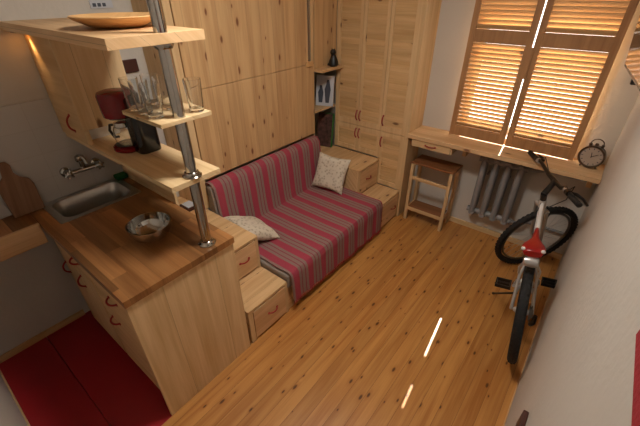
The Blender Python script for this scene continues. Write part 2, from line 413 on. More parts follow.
for s in (-1, 1): cat.lathe([(.008, 0), (.001, .022)], (cx+.004+s*.013, cy-.012, cz+.125), 8)
cat.tube([(cx-.03, cy+.01, cz+.012), (cx-.06, cy-.02, cz+.01), (cx-.065, cy-.06, cz+.012), (cx-.05, cy-.085, cz+.02)], [.012, .010, .008, .004], 8)
tag(cat.build('cat_figurine', 'black', None, smooth=True), 'small black cat-like figurine sitting on top niche shelf', 'figurine')

# ------------------------------------------------------------------ storage steps
def step(label, x0, x1, y0, y1, z0, z1, dy0, dy1, hy, dz0=.02, dz1=.03):
    t = empty('storage_box', ((x0+x1)/2, (y0+y1)/2, z0), label, 'storage box')
    MB().box(x0, x1-.014, y0, y1, z0, z1-.018).build('body', 'pine_y', t, bevel=.0015)
    MB().box(x0, x1, y0, y1, z1-.018, z1).build('lid', 'pine_y', t, bevel=.0025)
    parts('face_frame', [(x1-.014, x1-.002, y0, dy0, z0, z1-.0185), (x1-.014, x1-.002, dy1, y1, z0, z1-.0185)], 'pine_frame', t, .001)
    dd = MB().box(x1-.0135, x1+.001, dy0+.003, dy1-.003, z0+dz0, z1-dz1).build('drawer', 'pine_cover', t, bevel=.002)
    handle(dd, (x1+.001, hy, (z0+z1)/2+.005), (1, 0, 0), (0, 1, 0), .075, r=.0045)
step('upper pine drawer box beside the worktop, at the left end of the sofa', .002, .871, .79, 1.107, .2855, .552, .80, 1.085, .975)
step('low pine drawer step beside the kitchen end panel, left of the sofa', .002, 1.118, .765, 1.1075, 0, .285, .80, 1.085, .96)
step('upper pine drawer box below the wardrobe, at the right end of the sofa', .002, .871, 2.325, 2.682, .2855, .552, 2.36, 2.655, 2.50)
step('low pine drawer step in front of the wardrobe, right of the sofa', .002, 1.118, 2.343, 2.682, 0, .285, 2.375, 2.655, 2.58)

# ------------------------------------------------------------------ sofa
so = empty('sofa', (.7, 1.72, 0), 'low built-in pine sofa bench with grey cushions under a striped throw', 'sofa')
MB().box(.002, 1.102, 1.1095, 2.340, 0, .205).build('base', 'pine_y', so, bevel=.002)
MB().box(.36, 1.118, 1.1135, 2.322, .207, .325).build('seat_cushion', 'grey_fabric', so, bevel=.018, seg=4)
MB().prism([(.345, .33), (.452, .33), (.412, .725), (.395, .745), (.355, .745)], 'Y', 1.117, 2.318).build('back_cushion', 'grey_fabric', so, bevel=.012, seg=3)
# throw
def throw():
    prof = [(.342, .66), (.341, .735), (.350, .757), (.372, .762), (.398, .757), (.418, .735), (.426, .68), (.436, .58), (.447, .46), (.456, .37), (.468, .339), (.50, .3345)]
    k = 14
    for i in range(1, k): prof.append((.50+(1.10-.50)*i/k, .334))
    prof += [(1.10, .334), (1.118, .331), (1.128, .318), (1.131, .29), (1.132, .25), (1.134, .20), (1.136, .15), (1.138, .10)]
    n = 72; y0, y1 = 1.128, 2.322; bm = bmesh.new(); top = []; bot = []
    def P(i, j, o):
        x, z = prof[i]; y = y0+(y1-y0)*j/(n-1); u = i/len(prof)
        a, b2 = prof[max(i-1, 0)], prof[min(i+1, len(prof)-1)]
        tx, tz = b2[0]-a[0], b2[1]-a[1]; ll = math.hypot(tx, tz); nx, nz = -tz/ll, tx/ll
        w = mnoise.noise(Vector((x*5, y*5, z*5)))*.004+mnoise.noise(Vector((x*14, y*14, z*9)))*.002+.004
        if i >= len(prof)-6:
            f = (i-(len(prof)-7))/6; w += f*(.004+.005*math.sin(y*36+math.sin(y*9)*2)); z -= f*.045*(y-y0)/(y1-y0)
        if i == 0: w *= .2
        return Vector((x+nx*(w+o), y+ .002*math.sin(x*30), z+nz*(w+o)))
    V = [[[bm.verts.new(P(i, j, o)) for j in range(n)] for i in range(len(prof))] for o in (0, .004)]
    m_ = len(prof)
    for s in (0, 1):
        for i in range(m_-1):
            for j in range(n-1):
                f = (V[s][i][j], V[s][i+1][j], V[s][i+1][j+1], V[s][i][j+1]); bm.faces.new(f if s else f[::-1])
    for i in range(m_-1):
        for j in (0, n-1): bm.faces.new((V[0][i][j], V[0][i+1][j], V[1][i+1][j], V[1][i][j]))
    for j in range(n-1):
        for i in (0, m_-1): bm.faces.new((V[0][i][j], V[0][i][j+1], V[1][i][j+1], V[1][i][j]))
    ends = [V[1][m_-1][j].co.copy() for j in range(n)]
    q = MB(); q.bm.free(); q.bm = bm
    o = q.build('throw', 'striped_cloth', None, smooth=True)
    tag(o, 'red and grey-brown striped throw draped over the sofa', 'throw')
    f = MB()
    for j in range(0, n-1):
        for tt in (0, .5):
            p = ends[j].lerp(ends[j+1], tt)
            f.tube([p+Vector((-.002, 0, .004)), p+Vector((.001, random.uniform(-.003, .003), -.012)), p+Vector((random.uniform(-.003, .003), random.uniform(-.005, .005), -.026))], [.0022, .0018, .0012], 5)
    f.build('fringe', 'red_fabric', o)
throw()
def pillow(label, c, size, M3, seed):
    n = 22; bm = bmesh.new(); G = {}
    for s in (1, -1):
        for i in range(n+1):
            for j in range(n+1):
                u, v = 2*i/n-1, 2*j/n-1
                if s == -1 and (abs(u) == 1 or abs(v) == 1): G[s, i, j] = G[1, i, j]; continue
                pin = 1-.10*(1-abs(u)**2.2)*0 
                hx = u*size/2*(1-.09*(1-abs(v)**2)*abs(u)**3)*1.0; hy = v*size/2*(1-.09*(1-abs(u)**2)*abs(v)**3)
                sx = 1-.10*math.cos(v*PI/2)*abs(u)**4; sy = 1-.10*math.cos(u*PI/2)*abs(v)**4
                th = .052*((1-u**4)*(1-v**4))**.55
                th *= 1+.15*mnoise.noise(Vector((u*2+seed, v*2, s)))
                p = Vector((u*size/2*sx, v*size/2*sy, s*th))
                G[s, i, j] = bm.verts.new(Vector(c)+M3 @ p)
    for s in (1, -1):
        for i in range(n):
            for j in range(n):
                f = [G[s, i, j], G[s, i+1, j], G[s, i+1, j+1], G[s, i, j+1]]
                bm.faces.new(f if s > 0 else f[::-1])
    q = MB(); q.bm.free(); q.bm = bm
    tag(q.build('throw_pillow', 'pillow_cloth', None, smooth=True), label, 'pillow')
def basis(xa_, ya_):
    a = Vector(xa_).normalized(); b = Vector(ya_); b = (b-a*b.dot(a)).normalized(); c = a.cross(b)
    return Matrix((a, b, c)).transposed()
pillow('cream patterned pillow leaning against the right end of the sofa', (.625, 2.235, .497), .325, basis((1, .13, -.03), (-.12, .42, .9)), 3)
pillow('cream patterned pillow slumped on the left end of the sofa', (.63, 1.248, .430), .325, basis((1, -.14, -.05), (0, -.90, .42)), 8)

# ------------------------------------------------------------------ kitchen
wt = MB(); z0, z1 = .835, .87
sx0, sx1, sy0, sy1 = .035, .30, .275, .675
for a in ((.002, sx0, .182, .748), (sx1, 1.128, .182, .748), (sx0, sx1, .182, sy0), (sx0, sx1, sy1, .748)): wt.box(a[0], a[1], a[2], a[3], z0, z1)
bmesh.ops.remove_doubles(wt.bm, verts=wt.bm.verts[:], dist=.0002)
wo = wt.build('worktop', 'beech_staves'); tag(wo, 'brown oiled wooden kitchen worktop with a cut-out for the steel sink', 'worktop')
wo2 = MB().box(.002, .205, YN+.002, .180, z0, z1).build('worktop', 'beech_staves', bevel=.002); tag(wo2, 'narrow brown worktop ledge along the tiled wall, under the cutting board', 'worktop')
MB().box(.207, .227, YN+.002, .178, .752, .874).build('apron_board', 'pine_cover', wo2, bevel=.0025)
# sink
def rrect(x0, x1, y0, y1, r, n=6):
    P = []
    for cx, cy, a0 in ((x1-r, y1-r, 0), (x0+r, y1-r, 90), (x0+r, y0+r, 180), (x1-r, y0+r, 270)):
        for k in range(n+1):
            a = math.radians(a0+90*k/n); P.append((cx+r*math.cos(a), cy+r*math.sin(a)))
    return P
def sink():
    bm = bmesh.new()
    loops = [(rrect(.012, .322, .25, .70, .012), .8705), (rrect(.012, .322, .25, .70, .012), .8745), (rrect(.020, .314, .258, .692, .012), .8755),
             (rrect(.045, .292, .285, .665, .055), .874), (rrect(.050, .287, .290, .660, .055), .866), (rrect(.062, .275, .302, .648, .05), .75), (rrect(.085, .25, .33, .62, .04), .738)]
    R = [[bm.verts.new((x, y, z)) for x, y in l] for l, z in loops]
    n = len(R[0])
    for A, B in zip(R, R[1:]):
        for k in range(n): bm.faces.new((A[k], A[(k+1) % n], B[(k+1) % n], B[k]))
    bm.faces.new(R[-1])
    q = MB(); q.bm.free(); q.bm = bm
    t = empty('kitchen_sink', (.17, .475, .738), 'shallow rectangular stainless steel sink set in the brown worktop', 'sink')
    q.build('basin', 'brushed', t, smooth=True)
    MB().lathe([(.03, 0), (.03, .003), (.02, .004), (.018, .001)], (.168, .475, .7385), 20).build('drain', 'steel', t, smooth=True)
sink()
def cab(label, x0, x1, fronts, end=False):
    t = empty('kitchen_cabinet', ((x0+x1)/2, .47, 0), label, 'cabinet')
    yk = .205
    MB().box(x0+.001, x1-.001, yk+.018, .745, .10, .700 if x0 < .3 else .834).build('carcass', 'pine_z', t)
    if x0 < .3:
        MB().box(x0+.001, x1-.001, yk+.018, .245, .701, .834).build('top_rail', 'pine_x', t)
    MB().box(x0+.001, x1-.001, yk+.065, .73, 0, .099).build('plinth', 'pine_x', t)
    for kind, a, b_, c_, d_, hp, hv in fronts:
        o = MB().box(a+.002, b_-.002, yk, yk+.017, c_+.002, d_-.002).build(kind, 'pine_frame' if kind == 'door' else 'pine_rail', t, bevel=.002)
        handle(o, (hp[0], yk, hp[1]), (0, -1, 0), (0, 0, 1) if hv else (1, 0, 0), .08, r=.005, depth=.024)
    if end:
        MB().box(x1, 1.118, .1865, .745, 0, .834).build('end_panel', 'panel_pine', t, bevel=.002)
    return t
cab('pine sink cabinet with red handles next to the bare white wall', .215, .66, [('door', .22, .40, .11, .83, (.238, .56), 1), ('drawer', .40, .655, .665, .83, (.51, .75), 0), ('door', .40, .655, .11, .665, (.455, .575), 1)])
cab('pine drawer cabinet at the free end of the worktop', .661, 1.10, [('drawer', .665, 1.092, .60, .83, (.88, .70), 0), ('drawer', .665, 1.092, .11, .60, (.785, .50), 0)], True)
tag(MB().box(.002, .62, .7475, .763, 0, 1.213).build('back_board', 'pine_x', bevel=.002), 'brown pine board standing upright behind the worktop under coffee shelf', 'board')
# pole, shelves
px, py = 1.066, .634
pl = empty('steel_pole', (px, py, .87), 'polished chrome bar pole rising from the worktop through three shelves', 'pole')
pm = MB().lathe([(.0235, .8715), (.0235, HC-.001)], (px, py, 0), 28).build('tube', 'steel', pl, smooth=True)
for z in (.8705, 1.2405):
    MB().lathe([(.042, 0), (.042, .004), (.034, .010), (.030, .020), (.0245, .022)], (px, py, z), 28, cap0=False, cap1=False).build('flange', 'steel', pl, smooth=True)
MB().lathe([(.030, 0), (.036, .012), (.036, .016)], (px, py, 1.7475), 28, cap0=False, cap1=False).build('flange', 'steel', pl, smooth=True)
def holed(name, x0, x1, y0, y1, z0, z1, mat, label):
    """board with a round hole for the pole"""
    n = 32; bm = bmesh.new(); h = .0238
    xs = [math.radians(45+360*k/n) for k in range(n)]
    def edge(a):
        c, s = math.cos(a), math.sin(a)
        tx = ((x1-px) if c > 0 else (x0-px))/c if abs(c) > 1e-9 else 1e9
        ty = ((y1-py) if s > 0 else (y0-py))/s if abs(s) > 1e-9 else 1e9
        t = min(tx, ty); return (px+c*t, py+s*t)
    ang = sorted(set([2*PI*k/n for k in range(n)]+[math.atan2(b-py, a-px) % (2*PI) for a in (x0, x1) for b in (y0, y1)]))
    n = len(ang); O = [[bm.verts.new((*edge(a), z)) for a in ang] for z in (z0, z1)]; I = [[bm.verts.new((px+h*math.cos(a), py+h*math.sin(a), z)) for a in ang] for z in (z0, z1)]
    for k in range(n):
        j = (k+1) % n
        bm.faces.new((O[1][k], O[1][j], I[1][j], I[1][k])); bm.faces.new((O[0][j], O[0][k], I[0][k], I[0][j]))
        bm.faces.new((O[0][k], O[0][j], O[1][j], O[1][k])); bm.faces.new((I[0][j], I[0][k], I[1][k], I[1][j]))
    q = MB(); q.bm.free(); q.bm = bm
    return tag(q.build(name, mat, bevel=.002), label, 'shelf')
holed('wall_shelf', .010, 1.098, .512, .757, 1.2145, 1.24, 'pine_x', 'middle pine bar shelf carrying the red coffee maker')
holed('wall_shelf', .800, 1.10, .533, .762, 1.483, 1.50, 'pine_x', 'small pine shelf on the pole holding the drinking glasses')
holed('wall_shelf', .002, 1.092, .428, .795, 1.764, 1.799, 'desk_pine', 'top pine shelf carrying the round wooden dish')
# wall cabinet
wc = empty('wall_cabinet', (.17, .66, 1.24), 'pine wall cabinet hanging on the tiled wall below the top shelf', 'cabinet')
MB().box(.0085, .333, .524, .794, 1.315, 1.763).build('carcass', 'pine_z', wc)
MB().box(.333, .345, .505, .795, 1.315, 1.763).box(.333, .345, .505, .530, 1.2405, 1.314).build('side_panel', 'pine_z', wc, bevel=.0015)
dd = MB().box(.0105, .331, .505, .523, 1.2415, 1.752).build('door', 'pine_rail', wc, bevel=.002)
handle(dd, (.225, .505, 1.335), (0, -1, 0), (0, 0, 1), .085, r=.005, depth=.022)
sl = empty('spot_light', (.075, .472, 1.7635), 'small warm spotlight recessed under the top shelf by the wall cabinet', 'lamp')
MB().lathe([(.030, 0), (.030, -.010), (.022, -.012)], (.075, .472, 1.7635), 24, cap1=False).build('ring', 'steel', sl, smooth=True)
MB().lathe([(.021, -.004), (.021, -.0115)], (.075, .472, 1.7635), 20).build('bulb', 'spot_glow', sl)

# coffee maker
def coffee():
    t = empty('coffee_maker', (.56, .635, 1.2405), 'dark red and black drip coffee maker with a glass jug', 'coffee maker')
    b = (.55, .62, 1.2405)
    MB().lathe([(.066, 0), (.072, .006), (.072, .022), (.064, .028)], b, 32).build('base', 'coffee_red', t, smooth=True)
    MB().lathe([(.058, .028), (.058, .031)], b, 32).build('warming_plate', 'black', t)
    MB().prism(rrect(.585, .695, .612, .722, .03), 'Z', 1.2405, 1.425).build('tower', 'black_gloss', t, bevel=.006)
    MB().lathe([(.058, .163), (.071, .172), (.074, .20), (.076, .268), (.070, .282), (.05, .288)], b, 36).build('filter_housing', 'coffee_red', t, smooth=True)
    MB().box(.575, .665, .622, .700, 1.4255, 1.50).build('lid_arm', 'black_gloss', t, bevel=.01)
    j = MB().lathe([(.040, .0315), (.052, .045), (.056, .075), (.050, .105), (.040, .125), (.038, .124), (.048, .104), (.0535, .075), (.050, .047), (.04, .034)], b, 32, cap1=True).build('jug', 'tumbler_glass', t, smooth=True)
    MB().lathe([(.042, .118), (.044, .128), (.038, .140), (.012, .146)], b, 28, cap0=True).build('jug_collar', 'steel', j, smooth=True)
    MB().tube([(.515, .60, 1.362), (.485, .585, 1.358), (.475, .58, 1.33), (.490, .588, 1.295), (.51, .60, 1.30)], .007, 8).build('jug_handle', 'black', j, smooth=True)
coffee()
wb = MB().box(.135, .275, .545, .70, 1.2405, 1.307).build('paper_box', 'white_plastic', bevel=.004)
tag(wb, 'small white box between the wall cabinet and coffee maker', 'box')
# glasses
def tumbler(x, y, label, tl=0):
    h, r0, r1 = .128, .027, .035
    M = Matrix.Rotation(math.radians(tl), 3, 'Y')
    o = MB().lathe([(r0*.6, .0), (r0, .002), (r0+.002, .03), (r1, h), (r1-.0022, h), (r0-.001, .03), (r0-.004, .014), (.008, .011)], (x, y, 1.5005), 28, cap0=True, cap1=True).build('tumbler', 'tumbler_glass', smooth=True)
    tag(o, label, 'glass', 'drinking glasses on the small shelf')
    return o
for x, y, lb in ((.845, .575, 'tall clear glass at the front left corner of the small shelf'), (.925, .572, 'tall clear glass in the front row, second from the shelf corner'),
                 (1.005, .572, 'tall clear glass at the front of the shelf, beside the pole'), (.85, .66, 'tall clear glass in the back row, farthest from the pole'),
                 (.93, .665, 'tall clear glass in the middle of the back row'), (1.06, .722, 'tall clear glass standing behind the pole')):
    tumbler(x, y, lb)
# wooden dish
tag(MB().lathe([(.06, 0), (.10, .004), (.152, .030), (.165, .040), (.162, .043), (.148, .036), (.10, .012), (.0, .009)], (.752, .640, 1.7995), 48, cap1=False).build('wooden_dish', 'plate_wood', smooth=True), 'large shallow round wooden dish on the top shelf', 'dish')
# bowl
bw = MB().lathe([(.035, 0), (.055, .004), (.082, .026), (.098, .058), (.101, .088), (.104, .090), (.0995, .0895), (.096, .059), (.080, .029), (.052, .008), (.0, .005)], (.815, .492, .8705), 48, cap1=False).build('mixing_bowl', 'steel', smooth=True)
tag(bw, 'shiny round stainless steel mixing bowl standing on the worktop', 'bowl')
# sponge
tag(MB().box(.015, .075, .675, .745, .876, .905).build('sponge', 'sponge_green', bevel=.006), 'green sponge at the far corner of the sink', 'sponge')
# cutting board
def cutboard():
    P = [(.115, 0), (.262, 0), (.268, .15), (.258, .185), (.225, .205), (.208, .235), (.210, .275), (.198, .298), (.178, .300), (.164, .285), (.160, .255), (.155, .225), (.135, .205), (.115, .185), (.112, .15)]
    M = Matrix.Translation((.055, 0, .8705)) @ Matrix.Rotation(math.radians(-8), 4, 'Y')
    o = MB().prism(P, 'X', -.009, .009, M).build('cutting_board', 'board_wood', bevel=.004)
    tag(o, 'brown wooden cutting board with a handle leaning against white tiles', 'cutting board')
cutboard()
# faucet
fa = empty('wall_tap', (.008, .52, 1.0), 'chrome two-handle mixer tap mounted on the white tiles', 'tap')
MX = Matrix.Rotation(math.radians(90), 3, 'Y')
for y in (.435, .605):
    MB().lathe([(.030, 0), (.028, .012), (.018, .018), (.016, .045), (.012, .05)], (.0085, y, 1.015), 24, MX).build('wall_flange', 'steel', fa, smooth=True)
MB().tube([(.055, .42, 1.015), (.055, .62, 1.015)], .014, 16).tube([(.055, .52, 1.015), (.055, .52, 1.075)], .013, 14).build('mixer_body', 'steel', fa, smooth=True)
MB().lathe([(.022, 0), (.026, .01), (.024, .03), (.012, .038)], (.055, .52, 1.068), 22).build('spout_joint', 'steel', fa, smooth=True)
MB().tube([(.055, .52, 1.09), (.07, .525, 1.10), (.092, .53, 1.088), (.098, .532, 1.06)], .010, 12).build('spout', 'steel', fa, smooth=True)
for y, s in ((.435, -1), (.605, 1)):
    h = MB().lathe([(.012, .046), (.019, .052), (.020, .066), (.010, .074)], (.0085, y, 1.015), 20, MX)
    for a in (0, 60, 120):
        c_, s_ = math.cos(math.radians(a+15)), math.sin(math.radians(a+15))
        h.tube([(.072, y-.027*c_, 1.015-.027*s_), (.072, y+.027*c_, 1.015+.027*s_)], .006, 8)
    h.build('tap_handle', 'steel', fa, smooth=True)
# tray, notice, small picture
tr = MB().box(.16, .27, .99, 1.075, .5525, .578).build('small_case', 'dark_brown', bevel=.004)
tag(tr, 'small dark case with a pale lid on the drawer box behind the pole', 'case')
MB().box(.175, .262, 1.0, 1.068, .5785, .586).build('lid', 'paper', tr, bevel=.002)
nt = MB().box(.0005, .006, .86, .98, 1.835, 1.96).build('wall_notice', 'paper', bevel=.0005); tag(nt, 'pale paper notice with dark marks on the wall above the top shelf', 'notice')
q = MB()
for i in range(4):
    for j in range(3):
        if (i+j) % 4 != 3: q.box(.0062, .0072, .872+.026*i, .890+.026*i, 1.843+.034*j, 1.860+.034*j)
q.build('printed_marks', 'ink', nt)
tag(MB().box(.0005, .014, .945, 1.03, 1.487, 1.562).build('wall_plaque', 'dark_brown', bevel=.003), 'small square dark brown plaque on the white wall behind the glasses', 'plaque')

# ------------------------------------------------------------------ stool
st = empty('step_stool', (1.38, 2.80, 0), 'pine step stool with brown seat standing under the desk drawer', 'stool')
X0, X1, Y0, Y1, H = 1.190, 1.572, 2.688, 2.915, .60
for x in (X0, X1-.028):
    MB().prism([(Y0, 0), (Y0+.03, 0), (Y0+.036, H-.018), (Y0+.006, H-.018)], 'X', x, x+.028).build('leg', 'pine_frame', st, bevel=.003)
    MB().box(x+.002, x+.024, Y1-.06, Y1, 0, H-.018).build('leg', 'pine_frame', st, bevel=.003)
MB().box(X0-.004, X1+.004, Y0+.02, Y1+.006, H-.018, H).build('seat', 'brown_seat', st, bevel=.004)
MB().box(X0+.028, X1-.028, Y0+.010, Y0+.028, .432, .462).build('rung', 'pine_rail', st, bevel=.003)
MB().box(X0+.028, X1-.028, Y0+.006, Y1-.062, .13, .148).build('lower_shelf', 'brown_seat', st, bevel=.003)
MB().box(X0+.028, X1-.028, Y0+.002, Y0+.0055, .115, .150).build('rung', 'pine_rail', st, bevel=.001)
for x in (X0+.003, X1-.025):
    parts('side_rail', [(x, x+.02, Y0+.038, Y1-.062, .55, .581), (x, x+.02, Y0+.034, Y1-.062, .10, .129)], 'pine_y', st, .002)

# ------------------------------------------------------------------ radiator
ra = empty('radiator', (1.88, 2.87, .22), 'grey cast iron column radiator on the wall beneath the desk', 'radiator')
nsec = 4; x0 = 1.73; pw = .091
for i in range(nsec):
    xc_ = x0+.035+i*pw; s = MB()
    for y in (2.815, 2.865):
        s.tube([(xc_, y, .245), (xc_, y, .29), (xc_, y, .50), (xc_, y, .70), (xc_, y, .735)], [.020, .0245, .0245, .0245, .020], 14)
    for z, sg in ((.742, 1), (.245, -1)):
        s.tube([(xc_, 2.80, z), (xc_, 2.84, z+sg*.012), (xc_, 2.88, z)], [.024, .030, .024], 12)
    s.tube([(xc_-pw/2, 2.84, .735), (xc_+pw/2, 2.84, .735)], .026, 14); s.tube([(xc_-pw/2, 2.84, .252), (xc_+pw/2, 2.84, .252)], .026, 14)
    s.box(xc_-.012, xc_+.012, 2.812, 2.868, .26, .73)
    s.build('section', 'radiator_grey', ra, smooth=True)
xe = x0+.035+(nsec-1)*pw+pw/2
MB().tube([(xe, 2.84, .735), (xe+.05, 2.85, .735), (xe+.12, 2.915, .735), (W-.002, 2.915, .735)], [.018, .014, .014, .014], 12).build('pipe', 'radiator_grey', ra, smooth=True)
MB().tube([(xe, 2.84, .252), (xe+.05, 2.85, .252), (xe+.12, 2.915, .252), (W-.002, 2.915, .252)], [.018, .013, .013, .013], 12).build('pipe', 'radiator_grey', ra, smooth=True)
for x in (1.80, 1.96): MB().tube([(x, 2.87, .60), (x, L-.002, .60)], .01, 8).build('wall_hook', 'radiator_grey', ra)

# ------------------------------------------------------------------ alarm clock
def clock():
    c = Vector((2.425, 2.815, .950)); t = empty('alarm_clock', (c.x, c.y, .8665), 'round dark metal alarm clock with carrying ring on the desk', 'clock')
    M = Matrix.Rotation(math.radians(-10), 3, 'Z') @ Matrix.Rotation(math.radians(90), 3, 'X')      # axis towards -Y
    R = .074
    MB().lathe([(R*.8, -.03), (R, -.022), (R, .014), (R*1.05, .02), (R*1.05, .026), (R*.9, .026), (R*.88, .018), (0, .018)], c, 40, M, cap1=False).build('case', 'clock_metal', t, smooth=True)
    f = MB().lathe([(R*.88, .0185), (R*.88, .0195)], c, 40, M).build('dial', 'clock_face', t)
    k = MB()
    for i in range(12):
        a = 2*PI*i/12; d_ = Vector((math.cos(a), math.sin(a), 0)); e = Vector((-math.sin(a), math.cos(a), 0))
        p = [d_*R*.66-e*.0022, d_*R*.82-e*.0022, d_*R*.82+e*.0022, d_*R*.66+e*.0022]
        A = [k.bm.verts.new(c+M @ (v+Vector((0, 0, .0205)))) for v in p]; B = [k.bm.verts.new(c+M @ (v+Vector((0, 0, .0197)))) for v in p]
        k.bm.faces.new(A)
        for q_ in range(4): k.bm.faces.new((A[q_], A[(q_+1) % 4], B[(q_+1) % 4], B[q_]))
    k.build('hour_marks', 'ink', f)
    for a, ln in ((100, .030), (35, .042)):
        d_ = Vector((math.cos(math.radians(a)), math.sin(math.radians(a)), 0))
        MB().tube([c+M @ (Vector((0, 0, .022))-d_*.006), c+M @ (d_*ln+Vector((0, 0, .022)))], .0018, 6).build('hand', 'black', t)
    MB().tube([c+Vector((0, 0, R)), c+Vector((0, 0, R+.014))], .011, 12).build('neck', 'clock_metal', t, smooth=True)
    for s in (-1, 1):
        MB().tube([c+Vector((s*.032, 0, R*.90)), c+Vector((s*.036, 0, R+.012))], .010, 10).build('knob', 'clock_metal', t, smooth=True)
        MB().tube([c+Vector((s*.035, 0, -R*.85)), c+Vector((s*.048, 0, -.080))], [.006, .007], 8).build('foot', 'clock_metal', t, smooth=True)
    cc = c+Vector((0, 0, R+.014)); pts = [cc+Vector((.036*math.cos(a), 0, .036*math.sin(a)*.85)) for a in [PI*k/14 for k in range(15)]]
    MB().tube(pts, .0035, 8).build('carrying_ring', 'clock_metal', t, smooth=True)
clock()

# ------------------------------------------------------------------ bicycle
def bicycle():
    o0 = Vector((2.440, 1.78, 0)); e = Vector((-.110, .994, 0)).normalized(); le = math.radians(8.2)
    lf = Vector((-e.y, e.x, 0)); up = lf*math.sin(le)+Vector((0, 0, math.cos(le))); lt = lf*math.cos(le)-Vector((0, 0, math.sin(le)))
    F = lambda s, l, h: o0+e*s+lt*l+up*h
    t = empty('bicycle', o0, 'mountain bicycle with red saddle leaning by the right-hand wall', 'bicycle')
    R = .31; rt = .0225
    def wheel(c, d, u, rt):
        nrm = d.cross(u).normalized()
        def ring(r, rad, seg, n=56): 
            return [c+d*(r*math.cos(2*PI*k/n))+u*(r*math.sin(2*PI*k/n)) for k in range(n)]
        m_ = MB().tube(ring(R-rt, rt, 10), rt, 12, closed=True)
        for k in range(56):            # tread blocks
            for s in (-1, 0, 1):
                a = 2*PI*(k+.5*(s % 2))/56; rad = d*math.cos(a)+u*math.sin(a); tg = -d*math.sin(a)+u*math.cos(a)
                p = c+rad*(R-.0035-abs(s)*.004)+nrm*(s*.013)
                Mx = Matrix((tg*.016, nrm*.010, rad*.008)).transposed().to_4x4(); Mx.translation = p
                m_.box(-.5, .5, -.5, .5, -.5, .5, Mx)
        tyre = m_.build('tyre', 'rubber', t, smooth=False)
        MB().tube(ring(R-.056, .01, 8), .009, 8, closed=True).build('rim', 'rim_grey', t, smooth=True)
        MB().tube([c-nrm*.045, c-nrm*.03, c+nrm*.03, c+nrm*.045], [.009, .018, .018, .009], 14).build('hub', 'paint_silver', t, smooth=True)
        sp = MB()
        for k in range(24):
            a = 2*PI*k/24; b_ = a+(.35 if k % 2 else -.35); s = .025 if k % 4 < 2 else -.025
            sp.tube([c+nrm*s+(d*math.cos(b_)+u*math.sin(b_))*.018, c+(d*math.cos(a)+u*math.sin(a))*(R-.062)], .0013, 5)
        tag(sp.build('spokes', 'paint_silver', t))
        return nrm
    rh = F(0, 0, .31)
    wheel(rh, e, up, .026)
    a = .83; d = Vector((math.cos(a), math.sin(a), 0)); r_ = Vector((math.sin(a), -math.cos(a), 0)); u = Vector((0, 0, math.cos(.2)))+r_*math.sin(.2)
    fh = Vector((2.300, 2.635, R*math.cos(.2)+.002)); nrm = wheel(fh, d, u, .0215)
    # frame
    BB = F(.33, 0, .27); ST = F(.205, 0, .60); HT = F(.555, 0, .785); HB = F(.595, 0, .665); SC = F(.215, 0, .57)
    fr_ = MB()
    fr_.tube([ST, F(.545, 0, .755)], .0125, 14); fr_.tube([HB+(HT-HB)*.15, BB], .020, 14)
    fr_.tube([ST+(ST-BB).normalized()*.02, BB], .0155, 14)
    fr_.tube([HB, HT], .021, 14)
    fr_.tube([BB-lt*.035, BB+lt*.035], .022, 14)
    fr_.build('frame', 'paint_white', t, smooth=True)
    fs = MB()
    for s in (-1, 1):
        fs.tube([SC+lt*s*.012, F(.12, s*.045, .48), F(.0, s*.055, .31)], .0085, 10)
        fs.tube([BB+lt*s*.02, F(.20, s*.05, .285), F(.0, s*.055, .31)], .0095, 10)
    fs.build('rear_stays', 'paint_silver', t, smooth=True)
    # fork
    crown = Vector((2.272, 2.455, .655)); fk = MB(); sd = nrm
    fk.tube([HB, crown], .016, 12); fk.tube([crown-sd*.062, crown+sd*.062], .017, 12)
    fk.build('fork_crown', 'paint_silver', t, smooth=True)
    for s in (-1, 1):
        MB().tube([crown+sd*s*.055, (crown+sd*s*.055).lerp(fh+sd*s*.05, .45), fh+sd*s*.05], [.013, .016, .014], 12).build('fork_leg', 'paint_red' if 0 else 'paint_silver', t, smooth=True)
    # stem and handlebar
    top = HT+(HT-HB).normalized()*.05; bc = Vector((2.290, 2.385, .888))
    MB().tube([HT, top], .019, 12).tube([top, bc], [.019, .016], 12).build('stem', 'black', t, smooth=True)
    Lp, Rp = Vector((2.062, 2.752, .905)), Vector((2.450, 2.105, .905))
    ax = (Rp-Lp).normalized()
    q1, q2 = bc-ax*.09+Vector((0, 0, .0)), bc+ax*.09
    l1 = Lp.lerp(Rp, .27)+Vector((0, 0, .012)); r1 = Lp.lerp(Rp, .75)+Vector((0, 0, .012))
    MB().tube([Lp, l1, q1, bc, q2, r1, Rp], [.011, .011, .013, .014, .013, .011, .011], 12).build('handlebar', 'black', t, smooth=True)
    for p, s in ((Lp, 1), (Rp, -1)):
        MB().tube([p-ax*s*.004, p, p+ax*s*.11, p+ax*s*.115], [.012, .0165, .0165, .012], 14).build('grip', 'rubber', t, smooth=True)
        g = p+ax*s*.135+Vector((0, 0, .004)); fw_ = Vector((.85, .53, 0))
        lv = MB().tube([g-ax*s*.012, g+ax*s*.02], .0195, 12)
        lv.tube([g, g+fw_*.045-Vector((0, 0, .008)), g+fw_*.065-ax*s*.05-Vector((0, 0, .014)), g+fw_*.058-ax*s*.11-Vector((0, 0, .018))], [.012, .010, .008, .007], 8)
        lv.build('brake_lever', 'paint_silver' if 0 else 'black', t, smooth=True)
        MB().tube([g+ax*s*.02, g+ax*s*.045], [.018, .015], 12).build('shifter', 'paint_silver', t, smooth=True)
    cb = MB()
    for s, g in ((-1, Lp+ax*.16), (1, Rp-ax*.16)):
        cb.tube([g, g+Vector((.03, .05, .02)), (g+HB)/2+Vector((.06, .05, .02)), HB+Vector((s*.02, .05, .02)), crown+Vector((s*.01, .03, -.02))], .0028, 6)
